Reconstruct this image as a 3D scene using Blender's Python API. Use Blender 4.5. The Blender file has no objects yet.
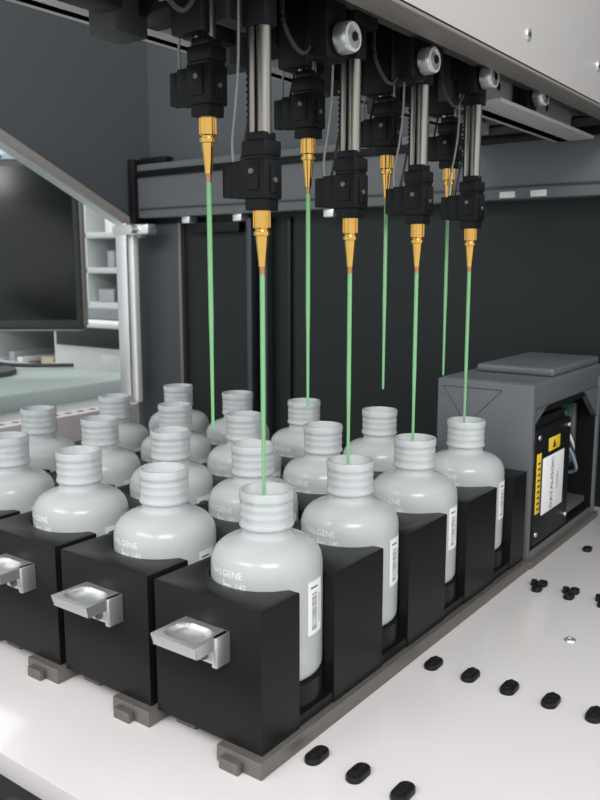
import bpy, bmesh, math, random
from mathutils import Vector, Matrix
random.seed(7)
S = 0.001

# ------------------------------------------------------------------ materials
def new_mat(name):
    m = bpy.data.materials.new(name); m.use_nodes = True
    nt = m.node_tree
    return m, nt, nt.nodes.get('Principled BSDF')

def mat(name, col, rough=0.5, metal=0.0, noise=0.0, nscale=60.0, bump=0.0, spec=0.5, coat=0.0, aniso=None):
    m, nt, p = new_mat(name)
    p.inputs['Base Color'].default_value = (*col, 1)
    p.inputs['Roughness'].default_value = rough
    p.inputs['Metallic'].default_value = metal
    p.inputs['Specular IOR Level'].default_value = spec
    p.inputs['Coat Weight'].default_value = coat
    if noise > 0 or bump > 0:
        tc = nt.nodes.new('ShaderNodeTexCoord')
        mp = nt.nodes.new('ShaderNodeMapping')
        if aniso: mp.inputs['Scale'].default_value = aniso
        n = nt.nodes.new('ShaderNodeTexNoise'); n.inputs['Scale'].default_value = nscale
        n.inputs['Detail'].default_value = 4
        nt.links.new(tc.outputs['Object'], mp.inputs['Vector'])
        nt.links.new(mp.outputs['Vector'], n.inputs['Vector'])
        if noise > 0:
            r = nt.nodes.new('ShaderNodeMapRange')
            r.inputs['To Min'].default_value = 1 - noise
            r.inputs['To Max'].default_value = 1 + noise
            nt.links.new(n.outputs['Fac'], r.inputs['Value'])
            v = nt.nodes.new('ShaderNodeVectorMath'); v.operation = 'SCALE'
            v.inputs[0].default_value = col
            nt.links.new(r.outputs['Result'], v.inputs['Scale'])
            nt.links.new(v.outputs['Vector'], p.inputs['Base Color'])
        if bump > 0:
            b = nt.nodes.new('ShaderNodeBump'); b.inputs['Strength'].default_value = bump
            b.inputs['Distance'].default_value = 0.0005
            nt.links.new(n.outputs['Fac'], b.inputs['Height'])
            nt.links.new(b.outputs['Normal'], p.inputs['Normal'])
    return m

def mat_hdpe(name):
    m, nt, p = new_mat(name)
    nt.nodes.remove(p)
    out = nt.nodes.get('Material Output')
    d = nt.nodes.new('ShaderNodeBsdfDiffuse'); d.inputs['Color'].default_value = (.87, .90, .905, 1)
    t = nt.nodes.new('ShaderNodeBsdfTranslucent'); t.inputs['Color'].default_value = (.93, .96, .965, 1)
    tr = nt.nodes.new('ShaderNodeBsdfTransparent'); tr.inputs['Color'].default_value = (.97, .99, .99, 1)
    g = nt.nodes.new('ShaderNodeBsdfGlossy'); g.inputs['Roughness'].default_value = 0.22
    tc = nt.nodes.new('ShaderNodeTexCoord')
    n = nt.nodes.new('ShaderNodeTexNoise'); n.inputs['Scale'].default_value = 45; n.inputs['Detail'].default_value = 3
    b = nt.nodes.new('ShaderNodeBump'); b.inputs['Strength'].default_value = .35; b.inputs['Distance'].default_value = .001
    nt.links.new(tc.outputs['Object'], n.inputs['Vector'])
    nt.links.new(n.outputs['Fac'], b.inputs['Height'])
    nt.links.new(b.outputs['Normal'], g.inputs['Normal'])
    m1 = nt.nodes.new('ShaderNodeMixShader'); m1.inputs[0].default_value = .40
    nt.links.new(d.outputs[0], m1.inputs[1]); nt.links.new(t.outputs[0], m1.inputs[2])
    m2 = nt.nodes.new('ShaderNodeMixShader'); m2.inputs[0].default_value = .27
    nt.links.new(m1.outputs[0], m2.inputs[1]); nt.links.new(tr.outputs[0], m2.inputs[2])
    f = nt.nodes.new('ShaderNodeFresnel'); f.inputs['IOR'].default_value = 1.45
    m3 = nt.nodes.new('ShaderNodeMixShader')
    nt.links.new(f.outputs[0], m3.inputs[0])
    nt.links.new(m2.outputs[0], m3.inputs[1]); nt.links.new(g.outputs[0], m3.inputs[2])
    nt.links.new(m3.outputs[0], out.inputs['Surface'])
    return m

M = dict(
    hdpe=mat_hdpe('milky_plastic'),
    label=mat('label_paper', (.80, .81, .80), .6, noise=.02),
    ink=mat('black_ink', (.03, .03, .03), .6, noise=.05),
    inkg=mat('barcode_ink', (.10, .10, .10), .6, noise=.05),
    mark=mat('moulded_mark', (.90, .92, .93), .5, noise=.02),
    black=mat('black_anodised', (.007, .007, .008), .36, noise=.25, nscale=30, bump=.15, spec=.22, aniso=(1, .08, 1)),
    blackp=mat('black_plastic', (.007, .007, .008), .42, noise=.15, spec=.22),
    pit=mat('black_rubber', (.008, .008, .009), .35, noise=.2, spec=.3),
    alu=mat('satin_aluminium', (.80, .80, .80), .36, .9, noise=.05, nscale=80, bump=.1, aniso=(1, 8, 1)),
    alud=mat('dull_aluminium', (.20, .185, .17), .5, .75, noise=.12, nscale=90),
    steel=mat('steel_rod', (.34, .32, .29), .3, 1.0, noise=.1, nscale=120, aniso=(1, 1, .05)),
    gold=mat('brass', (.80, .48, .13), .16, 1.0, noise=.05, nscale=200),
    copper=mat('copper_tip', (.50, .27, .13), .35, .7, noise=.1),
    green=mat('green_needle_coating', (.20, .46, .21), .35, noise=.08, nscale=150),
    deck=mat('deck_enamel', (.56, .535, .535), .22, noise=.02, nscale=6, coat=.2),
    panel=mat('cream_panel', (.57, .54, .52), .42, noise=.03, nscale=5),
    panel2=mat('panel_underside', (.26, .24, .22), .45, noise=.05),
    grey=mat('scanner_grey', (.105, .112, .118), .38, noise=.06, nscale=40, bump=.05),
    hood=mat('hood_grey', (.065, .074, .079), .5, noise=.1, nscale=4),
    beam=mat('rail_grey', (.11, .12, .125), .42, noise=.08, nscale=8),
    wall=mat('dark_back_panel', (.009, .013, .013), .45, noise=.2, nscale=4, spec=.3),
    wall2=mat('slate_panel', (.035, .044, .050), .5, noise=.1, nscale=4),
    white=mat('white_plastic', (.80, .80, .80), .3, noise=.02),
    tubing=mat('clear_tubing', (.30, .30, .28), .3, noise=.05),
    cable=mat('cable_grey', (.04, .04, .04), .5, noise=.05),
    yellow=mat('yellow_sticker', (.80, .55, .03), .5, noise=.03),
    pcb=mat('circuit_board', (.03, .10, .06), .5, noise=.3, nscale=200),
    screen=mat('monitor_glass', (.008, .010, .011), .22, noise=.1),
    bezel=mat('monitor_bezel', (.03, .033, .035), .4, noise=.1),
    bench=mat('bench_laminate', (.36, .42, .40), .4, noise=.03),
    labw=mat('lab_wall_paint', (.50, .53, .52), .8, noise=.03, nscale=2),
    shelf=mat('shelf_enamel', (.55, .58, .57), .5, noise=.03),
    floor=mat('lab_floor_vinyl', (.35, .37, .38), .4, noise=.08, nscale=3),
    box1=mat('carton_beige', (.50, .44, .34), .7, noise=.08),
    box2=mat('tub_grey', (.36, .38, .40), .6, noise=.08),
    box3=mat('tub_blue', (.25, .36, .46), .6, noise=.08),
)

# ------------------------------------------------------------------ mesh builder (mm)
class MB:
    def __init__(s):
        s.bm = bmesh.new(); s.mats = []
    def mi(s, k):
        if k not in s.mats: s.mats.append(k)
        return s.mats.index(k)
    def box(s, x0, x1, y0, y1, z0, z1, k, bev=0.0, rot=None, seg=2):
        t = bmesh.new()
        mtx = Matrix.Translation(((x0+x1)/2, (y0+y1)/2, (z0+z1)/2)) @ Matrix.Diagonal((x1-x0, y1-y0, z1-z0, 1))
        bmesh.ops.create_cube(t, size=1, matrix=mtx)
        if bev > 0:
            bmesh.ops.bevel(t, geom=t.edges[:], offset=bev, segments=seg, affect='EDGES', profile=.5)
        if rot: t.transform(rot)
        s.merge(t, k)
    def merge(s, t, k):
        me = bpy.data.meshes.new('tmp')
        i = s.mi(k)
        for f in t.faces: f.material_index = i
        t.to_mesh(me); t.free(); s.bm.from_mesh(me); bpy.data.meshes.remove(me)
    def prism(s, pts, z0, z1, k, bev=0.0, axis='Z', rot=None):
        t = bmesh.new()
        if axis == 'Z': P = lambda p, h: (p[0], p[1], h)
        elif axis == 'X': P = lambda p, h: (h, p[0], p[1])
        else: P = lambda p, h: (p[0], h, p[1])
        a = [t.verts.new(P(p, z0)) for p in pts]; b = [t.verts.new(P(p, z1)) for p in pts]
        n = len(pts)
        f1 = t.faces.new(a[::-1]); f2 = t.faces.new(b)
        for i in range(n): t.faces.new((a[i], a[(i+1) % n], b[(i+1) % n], b[i]))
        bmesh.ops.recalc_face_normals(t, faces=t.faces[:])
        if bev > 0:
            es = [e for e in f2.edges]
            bmesh.ops.bevel(t, geom=es, offset=bev, segments=2, affect='EDGES', profile=.5)
        if rot: t.transform(rot)
        s.merge(t, k)
    def lathe(s, prof, k, seg=32, c=(0, 0, 0), mtx=None):
        t = bmesh.new(); rings = []
        for r, z in prof:
            if r < 1e-6: rings.append([t.verts.new((0, 0, z))])
            else: rings.append([t.verts.new((r*math.cos(2*math.pi*i/seg), r*math.sin(2*math.pi*i/seg), z)) for i in range(seg)])
        for a, b in zip(rings, rings[1:]):
            for i in range(seg):
                j = (i+1) % seg
                if len(a) == 1 and len(b) == 1: continue
                if len(a) == 1: t.faces.new((a[0], b[j], b[i]))
                elif len(b) == 1: t.faces.new((a[i], a[j], b[0]))
                else: t.faces.new((a[i], a[j], b[j], b[i]))
        if mtx: t.transform(mtx)
        t.transform(Matrix.Translation(c))
        s.merge(t, k)
    def cyl(s, p0, p1, r0, r1, k, seg=24):
        p0 = Vector(p0); p1 = Vector(p1); d = p1-p0
        q = Vector((0, 0, 1)).rotation_difference(d.normalized()).to_matrix().to_4x4()
        L = d.length
        s.lathe([(0, 0), (r0, 0), (r1, L), (0, L)], k, seg, c=p0, mtx=q)
    def tube(s, pts, r, k, seg=8):
        pts = [Vector(p) for p in pts]
        P = [pts[0]] + pts + [pts[-1]]; out = []
        for i in range(1, len(P)-2):
            for u in range(8):
                u /= 8.0
                a, b, c, d = P[i-1], P[i], P[i+1], P[i+2]
                out.append(.5*((2*b)+(c-a)*u+(2*a-5*b+4*c-d)*u*u+(3*b-a-3*c+d)*u**3))
        out.append(pts[-1])
        t = bmesh.new(); rings = []
        for i, p in enumerate(out):
            d = (out[min(i+1, len(out)-1)]-out[max(i-1, 0)]).normalized()
            q = Vector((0, 0, 1)).rotation_difference(d)
            rings.append([t.verts.new(p+q @ Vector((r*math.cos(2*math.pi*j/seg), r*math.sin(2*math.pi*j/seg), 0))) for j in range(seg)])
        for a, b in zip(rings, rings[1:]):
            for j in range(seg): t.faces.new((a[j], a[(j+1) % seg], b[(j+1) % seg], b[j]))
        t.faces.new(rings[0][::-1]); t.faces.new(rings[-1])
        s.merge(t, k)
    def text(s, body, size, k, fn):
        cu = bpy.data.curves.new('txt', 'FONT'); cu.body = body; cu.size = size
        cu.align_x = 'CENTER'; cu.align_y = 'CENTER'
        o = bpy.data.objects.new('txt', cu); bpy.context.scene.collection.objects.link(o)
        dg = bpy.context.evaluated_depsgraph_get()
        me = bpy.data.meshes.new_from_object(o.evaluated_get(dg))
        t = bmesh.new(); t.from_mesh(me)
        for v in t.verts: v.co = Vector(fn(v.co.x, v.co.y))
        bpy.data.objects.remove(o); bpy.data.curves.remove(cu); bpy.data.meshes.remove(me)
        s.merge(t, k)
    def mesh(s, name, ang=32):
        me = bpy.data.meshes.new(name)
        s.bm.transform(Matrix.Scale(S, 4))
        s.bm.to_mesh(me); s.bm.free()
        for k in s.mats: me.materials.append(M[k])
        for p in me.polygons: p.use_smooth = True
        me.set_sharp_from_angle(angle=math.radians(ang))
        return me

def add(name, me, loc=(0, 0, 0), parent=None, rotz=0):
    o = bpy.data.objects.new(name, me)
    bpy.context.scene.collection.objects.link(o)
    o.location = Vector(loc)*S; o.rotation_euler[2] = rotz
    if parent: o.parent = parent
    return o

robot = bpy.data.objects.new('liquid_handling_robot', None)
bpy.context.scene.collection.objects.link(robot)

def stadium(cx, cy, L, W, n=8):
    r = W/2; h = L/2-r; p = []
    for i in range(n+1):
        a = math.pi*i/n; p.append((cx+r*math.cos(a), cy+h+r*math.sin(a)))
    for i in range(n+1):
        a = math.pi+math.pi*i/n; p.append((cx+r*math.cos(a), cy-h+r*math.sin(a)))
    return p

# ------------------------------------------------------------------ bottle (origin at base, 28 mm above the deck)
R = 29.9
b = MB()
prof = [(0, 1.5), (22, 1.5), (25, 0), (27.5, .6), (29.3, 2.5), (R, 5), (R, 57), (29.7, 60.5), (29.0, 63.5), (27.6, 66.4), (25.2, 69), (22, 71), (18.5, 72.3), (15.5, 73.1), (13.8, 73.9),
        (13.1, 75), (12.9, 77), (13.1, 78), (14.3, 78.6), (14.6, 79.5), (14.3, 80.6), (13.9, 81.3), (13.9, 84), (14.15, 84.7), (14.15, 85.5), (13.9, 86.2), (13.9, 88.6),
        (14.15, 89.3), (14.15, 90.1), (13.9, 90.8), (13.95, 93), (14.3, 93.4), (14.4, 94), (14.4, 97.4), (14.0, 98.2), (12.6, 98.2), (12.2, 97.4), (12.2, 78), (12, 75)]
b.lathe(prof, 'hdpe', 64)
def curved(mb, a0, a1, z0, z1, r, k, n=8):
    t = bmesh.new(); lo = []; hi = []
    for i in range(n+1):
        a = math.radians(a0+(a1-a0)*i/n)
        lo.append(t.verts.new((r*math.cos(a), r*math.sin(a), z0))); hi.append(t.verts.new((r*math.cos(a), r*math.sin(a), z1)))
    for i in range(n): t.faces.new((lo[i], lo[i+1], hi[i+1], hi[i]))
    mb.merge(t, k)
curved(b, -7, 18, 25, 54, R+.12, 'label')
z = 27.5
while z < 47:
    h = random.choice([.3, .45, .6, .8]); curved(b, -1, 8, z, z+h, R+.2, 'inkg', 4); z += h+random.choice([.5, .7, .9])
curved(b, 12, 13.4, 30, 46, R+.2, 'inkg', 2)
curved(b, -3, 9, 50, 51, R+.2, 'inkg', 4)
wrap = lambda a0, z0, r=R+.15: (lambda x, y: (r*math.cos(math.radians(a0)+x/r), r*math.sin(math.radians(a0)+x/r), z0+y))
b.text('NALGENE', 5.0, 'mark', wrap(-97, 60, R+.05))
b.text('140', 4.2, 'mark', wrap(-78, 54.3))
b.text('100', 4.2, 'mark', wrap(-78, 37.5))
curved(b, -98.5, -97.3, 28, 57, R+.15, 'mark', 1)
for zz in (28, 34, 40, 47, 54):
    curved(b, -97.5, -88, zz, zz+.6, R+.15, 'mark', 3)
bottle_me = b.mesh('plastic_bottle', 50)

# ------------------------------------------------------------------ rack (origin at front-right corner on deck)
PX, PY, T0, XC = 76.5, 80.8, 45.8, -33.2
ZB, ZT = 9.0, 82.0
r = MB()
pts = [(-71, 0), (0, 0)]
hr, hw = 31.0, 15.5
a0 = math.asin(hw/hr)
for i in range(4):
    c = T0+PY*i
    pts.append((0, c-hw))
    n = 40
    for j in range(n+1):
        a = -a0-(2*math.pi-2*a0)*j/n
        pts.append((XC+hr*math.cos(a), c+hr*math.sin(a)))
    pts.append((0, c+hw))
pts += [(0, 331), (-71, 331)]
r.prism(pts, ZB, ZT, 'black', bev=.7)
r.box(-70.4, -.6, .6, 330.4, ZB+.3, 15, 'black')
for i in range(4):
    r.cyl((XC, T0+PY*i, 14), (XC, T0+PY*i, 27.9), hr-.3, hr-.3, 'black', 48)
r.box(-25, 3.5, -5, 334, 0, ZB, 'alud', .6)
r.box(-20, -8, -9, -5, 0, 6, 'alud', .4)
r.box(-66, -52, 8, 330, 0, ZB, 'alud', .6)
def handle(mb, x0, x1, y0, y1, z0, z1):
    t = bmesh.new(); nx, ny = 30, 24; g = []
    cx, cy = (x0+x1)/2, (y0+y1)/2-.5; ax, ay = (x1-x0)*.40, (y1-y0)*.35
    for i in range(nx+1):
        row = []
        for j in range(ny+1):
            x = x0+(x1-x0)*i/nx; y = y0+(y1-y0)*j/ny
            e = (abs((x-cx)/ax)**2.6+abs((y-cy)/ay)**2.6)
            zz = z1-(3.4*(1-e)**.6 if e < 1 else 0)
            row.append(t.verts.new((x, y, zz)))
        g.append(row)
    for i in range(nx):
        for j in range(ny): t.faces.new((g[i][j], g[i+1][j], g[i+1][j+1], g[i][j+1]))
    loop = [g[i][0] for i in range(nx+1)]+[g[nx][j] for j in range(1, ny+1)]+[g[i][ny] for i in range(nx-1, -1, -1)]+[g[0][j] for j in range(ny-1, 0, -1)]
    bot = [t.verts.new((v.co.x, v.co.y if v.co.y > y0+1e-3 else v.co.y+1.5, z0)) for v in loop]
    n = len(loop)
    for i in range(n): t.faces.new((loop[i], bot[i], bot[(i+1) % n], loop[(i+1) % n]))
    t.faces.new(bot[::-1])
    bmesh.ops.recalc_face_normals(t, faces=t.faces[:])
    mb.merge(t, 'alu')
handle(r, -49, -20, -24, 0, 61.5, 67.5)
r.box(-36, -20, -9, 0, 53, 61, 'alu', .6)
r.box(-22.5, -19.2, -10, 0, 52, 67.5, 'alu', .5)
r.cyl((-28.5, -9, 57), (-28.5, -10.2, 57), 3, 2.8, 'alud', 20)
r.cyl((-28.5, -10.1, 57), (-28.5, -10.3, 57), 1.3, 1.3, 'ink', 6)
rack_me = r.mesh('bottle_rack', 30)

for k in range(5):
    add('bottle_rack', rack_me, (-PX*k, 0, 0))
    for i in range(4):
        o = add('plastic_bottle', bottle_me, (XC-PX*k, T0+PY*i, 28.0), rotz=math.radians(random.uniform(-4, 4)) if (k or i) else 0)

# ------------------------------------------------------------------ deck
d = MB()
d.box(-665, 420, -64.5, 545, -22, 0, 'deck', .8)
d.box(-665, 420, -190, -64.5, -22, -12, 'black', .5)
deck = add('deck', d.mesh('deck'), parent=robot)
g = MB()
for i in range(44):
    for j in range(4):
        g.prism(stadium(-640+i*24, -82-j*26, 18, 13), -12, -8.5, 'pit', .8)
        g.prism(stadium(-640+i*24, -82-j*26, 12, 7), -8.5, -7.8, 'alud', .2)
add('front_grid', g.mesh('front_grid'), parent=robot)
base = MB()
base.box(-665, 420, -190, 545, -880, -22, 'hood', 3)
for x in (-600, 350):
    for y in (-120, 480):
        base.cyl((x, y, -900), (x, y, -880), 30, 26, 'blackp', 20)
add('base_cabinet', base.mesh('base_cabinet'), parent=robot)

p = MB()
for row, (yy, n0) in enumerate(((26.5, 0), (146.5, 0), (303, 0))):
    for n in range(16):
        x = 13.5+24.3*n + (2.5 if row == 1 else 0) + (10.5 if row == 2 else 0)
        if row < 2:
            p.prism(stadium(x, yy, 15.5, 8.6), 0, 3.0, 'pit', 1.2)
            p.prism(stadium(x, yy, 10.5, 3.8), 3.0, 3.9, 'pit', .4)
            p.cyl((x, yy+3, 3), (x, yy+3, 4.6), 1.5, 1.3, 'pit', 12)
        else:
            p.prism(stadium(x, yy-4, 11, 7), 0, 3.2, 'pit', 1.0)
            p.prism(stadium(x, yy+7.5, 10, 7), 0, 3.2, 'pit', 1.0)
            p.box(x-1.6, x+1.6, yy-3, yy+7, 0, 5, 'pit', .8)
            p.cyl((x-5, yy+3.5, 0), (x-5, yy+3.5, 4.5), 2.8, 2.4, 'pit', 14)
for n in range(14):
    p.prism(stadium(27+24.3*n, 410, 11, 7), 0, 3, 'pit', 1)
add('locating_pins', p.mesh('locating_pins'), parent=robot)
sc = MB()
for x, y in ((72, 230), (170, 230), (268, 230)):
    sc.lathe([(0, .9), (1.2, .9), (1.6, 1.3), (3.2, 1.2), (3.8, .6), (4, 0)], 'alu', 20, c=(x, y, 0))
add('deck_screws', sc.mesh('deck_screws'), parent=robot)

s = MB()
s.box(-665, -632, 0, 500, 0, 50, 'panel', 1)
for i in range(24):
    s.cyl((-648, 12+i*20, 50), (-648, 12+i*20, 50.6), 4.5, 4.5, 'alud', 16)
add('side_sill', s.mesh('side_sill'), parent=robot)

# ------------------------------------------------------------------ back of the instrument
w = MB()
w.box(-665, 520, 545, 557, 0, 381, 'wall', 0)
w.box(-665, -585, 538, 545, 0, 300, 'wall2', 1)
w.box(-583, -577, 536, 545, 0, 300, 'alud', .5)
for x in (-455, -430):
    w.box(x, x+8, 530, 545, 0, 302, 'wall2', 1)
w.box(-400, -392, 540, 545, 0, 302, 'wall', 1)
w.box(-560, -470, 534, 545, 285, 300, 'blackp', 2)
w.box(-665, 520, 557, 563, 381, 900, 'hood', 0)
w.box(-665, 520, 545, 563, 381, 384, 'hood', 0)
add('back_panel', w.mesh('back_panel'), parent=robot)

w = MB()
w.box(-651, 520, 520, 545, 307, 379, 'beam', 2)
w.box(-645, 520, 516, 521, 362, 370, 'blackp', 1)
w.box(-645, 520, 518, 521, 318, 320, 'cable', .3)
w.box(-652, -640, 512, 530, 300, 386, 'blackp', 2)
w.box(-640, -590, 524, 540, 379, 388, 'blackp', 1.5)
for x in (-560, -470, -330):
    w.box(x, x+14, 522, 538, 298, 307, 'alu', 1)
for x in (-112, -80):
    w.box(x, x+16, 519.2, 520.2, 309, 315, 'label', .1)
add('rear_guide_rail', w.mesh('rear_guide_rail'), parent=robot)

w = MB()
w.box(-668, -646, 500, 519, 50, 300, 'alu', 1.5)
w.box(-646, -640, 508, 517, 50, 296, 'white', .8)
w.box(-672, -600, 498, 516, 284, 298, 'alu', 3)
w.cyl((-625, 497, 291), (-625, 489, 291), 6, 5, 'alu', 20)
add('corner_post', w.mesh('corner_post'), parent=robot)

w = MB()
def zd(y): return 407+(305-y)*.474
w.prism([(563, zd(563)), (563, 900), (-160, 900), (-160, zd(-160))], -660, -654, 'hood', axis='X')
t = 12
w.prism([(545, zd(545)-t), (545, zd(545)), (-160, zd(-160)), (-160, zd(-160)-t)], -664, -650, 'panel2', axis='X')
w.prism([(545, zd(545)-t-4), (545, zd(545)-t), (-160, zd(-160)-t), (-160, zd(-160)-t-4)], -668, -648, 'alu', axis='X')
add('side_hood', w.mesh('side_hood'), parent=robot)

# ------------------------------------------------------------------ robot arm (gantry) along Y
Z0 = 371
a = MB()
a.box(6, 10, -300, 516, Z0, 620, 'panel', 1)
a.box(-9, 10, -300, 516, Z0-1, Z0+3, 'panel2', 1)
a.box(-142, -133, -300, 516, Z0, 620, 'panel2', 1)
a.box(-146, -124, -300, 516, Z0, Z0+11, 'panel', 1)
a.box(-128, 6, -300, 516, 402, 612, 'blackp', 0)
a.box(-54, -42, 300, 516, 358, 402, 'panel', 1)
a.box(-58, -20, 300, 516, 358, 361, 'panel', .6)
a.box(-30, -12, -260, 512, 378, 386, 'alud', .5)
a.box(-100, -84, -260, 512, 378, 390, 'alud', .5)
for y in (320, 345, 400, 450):
    a.cyl((-41.8, y, 378), (-41.4, y, 378), 3, 3, 'ink', 16)
a.box(-142, 10, 510, 545, 381, 620, 'panel2', 1)
for y, zz in ((-60, 400), (110, 395), (270, 392), (420, 400), (350, 470), (60, 470)):
    a.cyl((10, y, zz), (11.2, y, zz), 4.2, 3.8, 'alu', 20)
    a.cyl((11.1, y, zz), (11.4, y, zz), 1.8, 1.8, 'ink', 6)
X90 = Matrix.Rotation(math.pi/2, 4, 'Y')
for y, zz in ((100, 359), (191, 365), (280, 371), (379, 374)):
    x0 = -26
    a.box(x0-14, x0-1, y-9, y+9, zz-10, 402, 'blackp', 1)
    a.cyl((x0-2, y, zz), (x0+1, y, zz), 7.6, 7.6, 'pit', 32)
    a.lathe([(0, 0), (7.6, 0), (8, .8), (8, 7), (7.4, 8), (6.2, 8.2), (5.8, 7.4), (3.6, 7.4), (3.4, 9), (0, 9)], 'alu', 32, c=(x0+1, y, zz), mtx=X90)
    a.lathe([(5.9, 7.9), (6.0, 8.7), (7.3, 8.5), (7.5, 7.7)], 'white', 32, c=(x0+1, y, zz), mtx=X90)  # white ring paints in the bright reflection along the metal roller's rim
    a.cyl((x0+9.8, y, zz), (x0+10.8, y, zz), 2.6, 2.5, 'pit', 6)
for y in (10, 100, 191, 280):
    a.lathe([(0, 0), (5, 0), (5.3, 1), (5.3, 7), (4.5, 8), (2.5, 8), (2.5, 9), (0, 9)], 'alu', 28, c=(-84, y+20, 374), mtx=X90)
    a.tube([(-50, y-14, 402), (-46, y-22, 368), (-40, y-12, 352), (-36, y-2, 372), (-34, y, 402)], 1.2, 'cable')
for y in (-40, 40.4, 125.2, 215.7, 305):
    a.box(-112, -76, y-14, y+12, 366, 402, 'blackp', 1)
    a.box(-78, -52, y-13, y+13, 380, 402, 'blackp', 1)
    a.box(-74, -54, y-16, y-9, 352, 402, 'blackp', 1)
    a.box(-118, -98, y-30, y-8, 356, 402, 'cable', 1)
    a.box(-96, -80, y+14, y+40, 360, 402, 'blackp', 1)
for y in (-32, 48.5, 129.3, 210.1, 290.9):
    a.box(-50, -26, y-13, y+11, 372, 402, 'blackp', 1)
    a.box(-62, -50, y-8, y+16, 360, 402, 'cable', 1)
add('arm_gantry', a.mesh('arm_gantry'), parent=robot)

# ------------------------------------------------------------------ pipetting channels (origin at needle tip)
def channel(top):
    c = MB()
    c.lathe([(0, 0), (.75, .3), (.85, 6), (1.05, 45), (1.3, 60), (1.35, 128.5), (0, 128.5)], 'green', 16)
    c.cyl((0, 0, 128), (0, 0, 133.5), 1.4, 1.6, 'copper', 16)
    c.lathe([(0, 132), (1.9, 132), (2.0, 134), (3.2, 145), (3.3, 147), (4.3, 147.3), (4.3, 149.3), (3.5, 149.6), (3.5, 150.5), (4.1, 151), (4.1, 160), (0, 160)], 'gold', 28)
    for i in range(18):
        an = 2*math.pi*i/18
        c.cyl((4.1*math.cos(an), 4.1*math.sin(an), 151.3), (4.1*math.cos(an), 4.1*math.sin(an), 159.8), .3, .3, 'gold', 6)
    c.box(-6, 6, -6, 6, 159.5, 167, 'blackp', .7)
    c.box(-7.6, 7.6, -7, 7, 165, 184, 'blackp', .8)
    c.box(-6.6, 6.6, -6.2, 6.2, 184, 186, 'blackp', .3)
    c.box(-7.4, 7.4, -6.8, 6.8, 185.6, 193, 'blackp', .8)
    c.box(-4, 4, -8, -6.8, 169, 182, 'blackp', .4)
    c.box(7.2, 8.6, -3, 3, 168, 181, 'blackp', .4)
    c.cyl((0, -7.9, 178), (0, -8.8, 178), 1.5, 1.3, 'alud', 16)
    c.cyl((8.5, 0, 174), (9.2, 0, 174), 1.4, 1.2, 'alud', 16)
    c.box(-5.5, 5.5, -5, 5, 193, 197, 'blackp', .6)
    c.box(-17, -7, -4, 3, 166, 184, 'blackp', .6)
    c.box(-23, -16.5, -3.5, 2.5, 166.5, 183, 'blackp', .6)
    c.cyl((2.0, 0, 196), (2.0, 0, top), 3.6, 3.6, 'steel', 24)
    c.box(-5.6, -2.2, -2.6, 2.6, 196, top, 'steel', .4)
    c.box(-7, -5.7, -2.2, 2.2, 196, top, 'blackp', .3)
    z = 204
    while z < top-8:
        c.box(-7.8, -6.8, -2, 2, z, z+1.2, 'blackp'); z += 3
    c.box(-7.5, 6.5, -5, 5, 246, top, 'blackp', .6)
    c.tube([(-18, 0, 182), (-18, -1, 194), (-12, -5, 212), (-9, -6, 236), (-9, -5, top)], .7, 'tubing')
    c.tube([(-14, 0, 182), (-12, 5, 205), (-7, 6, 230), (-6, 5, top)], .8, 'cable')
    return c
front_me = channel(300).mesh('pipetting_channel_a', 35)
back_me = channel(252).mesh('pipetting_channel_b', 35)
for y in (46.5, 127.5, 208.5, 289.5):
    add('pipetting_channel', front_me, (-35.5, y, 109))
for y in (39.0, 125.2, 215.7, 309):
    add('pipetting_channel', back_me, (-64, y, 155.5))

# ------------------------------------------------------------------ barcode scanner unit
q = MB()
x0, x1, y0, y1, zt = -83, 0, 339, 515, 150
q.box(x0-.3, x1+.3, y0-1, y0+6, 0, zt-.8, 'grey', 1.5)
q.box(x0, x1, y0+.4, y1, 128, zt, 'grey', 3, seg=4)
q.box(x0, x0+6, y0+2, y1, 0, 140, 'grey', 1)
q.box(x0+1, x1+1, y1-8, y1, 1, 140, 'grey', 2)
q.box(x0+1, x1, y0+3, y1-1, 0, 12, 'grey', 2)
q.box(x0+8, x1+5, y0-3, y1-2, 0, 6, 'alud', 1)
q.box(x0+6, x0+30, y0+6, y1-8, 12, 128, 'blackp')
q.box(x0+6, x1-.5, y0+6, y1-8, 124, 128.2, 'blackp')
q.box(x0+6, x1-.5, y0+6, y1-8, 11, 12.6, 'blackp')
q.box(x0+6, x1-1, y1-10, y1-7.5, 12, 128, 'blackp')
q.box(-72, -3, y0+50, y1, zt, zt+7, 'grey', 2.5, seg=3)
q.prism([(y0+6, 118), (y0+30, 129), (y0+6, 129)], -5, 0.2, 'grey', axis='X')
q.prism([(y1-50, 129), (y1-8, 100), (y1-8, 129)], -5, 0.2, 'grey', axis='X')
q.box(-48, 1, y0+7, y0+92, 14, 112, 'blackp', 2.5)
q.box(-30, -2, y0+10, y0+84, 112, 120, 'blackp', 2)
q.box(1, 1.6, y0+24, y0+74, 38, 86, 'label', .1)
q.text('DATALOGIC', 8, 'ink', lambda x, y: (1.9, y0+46-y, 62+x))
q.text('scanner', 5, 'ink', lambda x, y: (1.9, y0+58-y, 62+x))
q.box(1, 1.6, y0+36, y0+62, 90, 101, 'yellow', .1)
q.prism([(y0+44, 92), (y0+52, 92), (y0+48, 99)], 1.6, 1.8, 'ink', axis='X')
q.box(1, 1.6, y0+10, y0+19, 42, 92, 'yellow', .1)
for i in range(9):
    q.box(1.5, 1.9, y0+12, y0+17, 45+i*4.8, 46.6+i*4.8, 'ink')
for zz in (24, 105):
    q.cyl((1, y0+14, zz), (2, y0+14, zz), 2.2, 2, 'alu', 16)
    q.cyl((1, y0+86, zz), (2, y0+86, zz), 2.2, 2, 'alu', 16)
q.box(-50, -6, y0+97, y1-12, 16, 22, 'alud', 1)
q.box(-46, -42, y0+97, y1-14, 22, 120, 'pcb')
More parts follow.
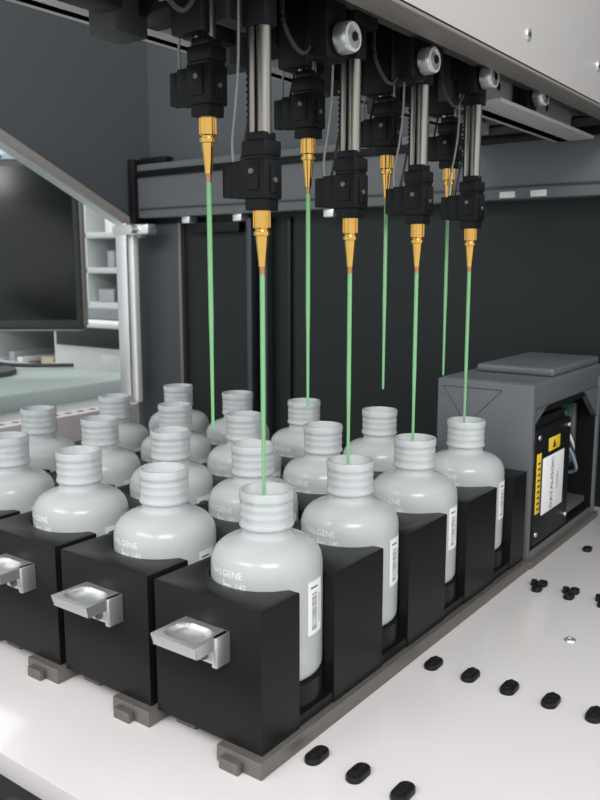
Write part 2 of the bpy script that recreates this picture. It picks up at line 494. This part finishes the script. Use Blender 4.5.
for i in range(7):
    yy = y0+100+i*9; q.box(-42, -18+random.uniform(-4, 6), yy, yy+6, 40+random.uniform(0, 30), 80+random.uniform(10, 38), ['alu', 'box2', 'blackp', 'alu', 'pcb', 'box2', 'alud'][i], .6)
for i in range(4):
    q.tube([(-20, y0+88, 95-i*6), (-8, y0+98+i*3, 105-i*8), (-6, y0+115+i*6, 85-i*10), (-20, y0+125+i*6, 65-i*6)], 1.6, ['cable', 'white', 'cable', 'box3'][i])
def bar(ax, az, bx, bz):
    q.tube([(ax, y0-1, az), ((ax+bx)/2, y0-1, (az+bz)/2), (bx, y0-1, bz)], .35, 'wall2', 6)
bar(-78, 143, -26, 143); bar(-26, 143, -56, 112); bar(-56, 112, -78, 143)
add('barcode_scanner_unit', q.mesh('barcode_scanner_unit'))

# ------------------------------------------------------------------ laboratory beyond
fz = -900
rm = MB(); rm.box(-3600, 2200, -2600, 3600, fz-50, fz, 'floor'); add('floor', rm.mesh('floor'))
rm = MB(); rm.box(-3700, -3600, -2600, 3600, fz, 1900, 'labw'); add('wall_left', rm.mesh('wall_left'))
rm = MB(); rm.box(-3600, 2200, 3600, 3700, fz, 1900, 'labw'); add('wall_back', rm.mesh('wall_back'))
rm = MB(); rm.box(-3600, -3585, -2600, 3600, fz, fz+100, 'white'); add('baseboard_left', rm.mesh('baseboard_left'))
rm = MB(); rm.box(-3585, 2200, 3585, 3600, fz, fz+100, 'white'); add('baseboard_back', rm.mesh('baseboard_back'))

bn = MB()
bn.box(-1600, -900, -300, 760, 12, 41, 'bench', 4)
bn.box(-1590, -910, -290, 750, -20, 12, 'white', 2)
for x in (-1570, -950):
    for y in (-260, 710):
        bn.box(x-20, x+20, y-20, y+20, fz, -20, 'alud', 2)
bn.box(-1590, -1010, 100, 720, fz+40, -20, 'white', 4)
add('lab_bench', bn.mesh('lab_bench'))

mo = MB()
mo.box(-260, 260, -12, 12, 85, 390, 'bezel', 8, seg=3)
mo.box(-246, 246, -13.5, -11, 104, 376, 'screen', .5)
mo.box(258, 261.5, -11, 11, 93, 382, 'alud', .8)
mo.box(-252, 252, -11, 11, 83, 86.5, 'alud', .8)
mo.box(-90, 90, 10, 40, 160, 300, 'bezel', 10)
mo.box(-30, 30, 14, 34, 8, 200, 'bezel', 4)
mo.prism([(120*math.cos(i*math.pi/16), 90*math.sin(i*math.pi/16)+10) for i in range(32)], 0, 10, 'bezel', 2)
mo.tube([(0, 30, 100), (30, 60, 60), (60, 80, 14), (200, 120, 5)], 4, 'cable')
mo.box(-60, 60, -13.8, -11.5, 90, 96, 'alud', .3)
o = add('computer_monitor', mo.mesh('computer_monitor'), (-979-.804*262, 697-.595*262, 41.5), rotz=math.atan2(.595, .804))

sh = MB()
X0, X1, Y0, Y1 = -2500, -1350, 1450, 1800
for x in (X0, -1925, X1-25):
    sh.box(x, x+25, Y0, Y1, fz, 700, 'shelf', 2)
for z in (-860, -500, -150, 30, 110, 220, 330, 560):
    sh.box(X0, X1, Y0, Y1, z, z+18, 'shelf', 2)
    if z > -800:
        x = X0+40
        while x < X1-120:
            wd = random.uniform(30, 90)
            if not (-1960 < x+wd and x < -1890):
                sh.box(x, x+wd, Y0+20, Y0+240, z+18, z+18+random.uniform(35, 75), random.choice(['box1', 'box2', 'white', 'label', 'box3', 'bezel', 'alud']), 4)
            x += wd+random.uniform(6, 50)
sh.box(X0, X1, Y1, Y1+10, fz, 700, 'labw')
add('storage_shelf', sh.mesh('storage_shelf'))

b2 = MB()
b2.box(-1500, -1000, 850, 1300, -30, 0, 'white', 4)
for x in (-1480, -1040):
    for y in (870, 1260): b2.box(x, x+30, y, y+30, fz, -30, 'alud', 2)
b2.box(-1470, -1020, 900, 1290, -700, -30, 'white', 6)
add('side_table', b2.mesh('side_table'))
an = MB()
an.box(-1400, -1120, 930, 1180, 0, 120, 'label', 14, seg=3)
an.box(-1380, -1140, 926, 931, 60, 105, 'bezel', 2)
an.box(-1360, -1160, 960, 1150, 120, 150, 'box2', 8)
an.box(-1220, -1160, 924, 931, 20, 45, 'white', 2)
add('bench_centrifuge', an.mesh('bench_centrifuge'))

# ------------------------------------------------------------------ lights
world = bpy.data.worlds.new('lab_ambient'); bpy.context.scene.world = world; world.use_nodes = True
bg = world.node_tree.nodes['Background']; bg.inputs[0].default_value = (.94, .975, 1, 1); bg.inputs[1].default_value = 1.0
def area(name, loc, target, sx, sy, power, col):
    l = bpy.data.lights.new(name, 'AREA'); l.shape = 'RECTANGLE'; l.size = sx; l.size_y = sy; l.energy = power; l.color = col
    o = bpy.data.objects.new(name, l); bpy.context.scene.collection.objects.link(o)
    o.location = loc; o.rotation_euler = (Vector(target)-Vector(loc)).to_track_quat('-Z', 'Y').to_euler()
area('ceiling_light', (1.0, -.95, 1.35), (.0, .1, 0), 1.0, .4, 26, (1, .98, .96))
area('ceiling_light', (-.4, -1.5, 1.4), (-.2, .1, 0), 1.2, .4, 21, (1, .99, .98))
area('ceiling_light', (-2.0, 1.0, 1.8), (-2.0, 1.2, 0), 1.5, 1.5, 25, (1, 1, .98))

# ------------------------------------------------------------------ camera
cd = bpy.data.cameras.new('camera'); cam = bpy.data.objects.new('camera', cd)
bpy.context.scene.collection.objects.link(cam); bpy.context.scene.camera = cam
cd.sensor_fit = 'VERTICAL'; cd.sensor_height = 24; cd.lens = 24*815/800
cd.clip_start = .01; cd.clip_end = 50
cd.dof.use_dof = True; cd.dof.focus_distance = .47; cd.dof.aperture_fstop = 15
th = math.radians(9.29); ph = math.radians(36.5)
fwd = Vector((-math.sin(ph)*math.cos(th), math.cos(ph)*math.cos(th), -math.sin(th)))
cam.location = Vector((227.6, -277, 241))*S
cam.rotation_euler = fwd.to_track_quat('-Z', 'Y').to_euler()
bpy.context.scene.view_settings.view_transform = 'Standard'
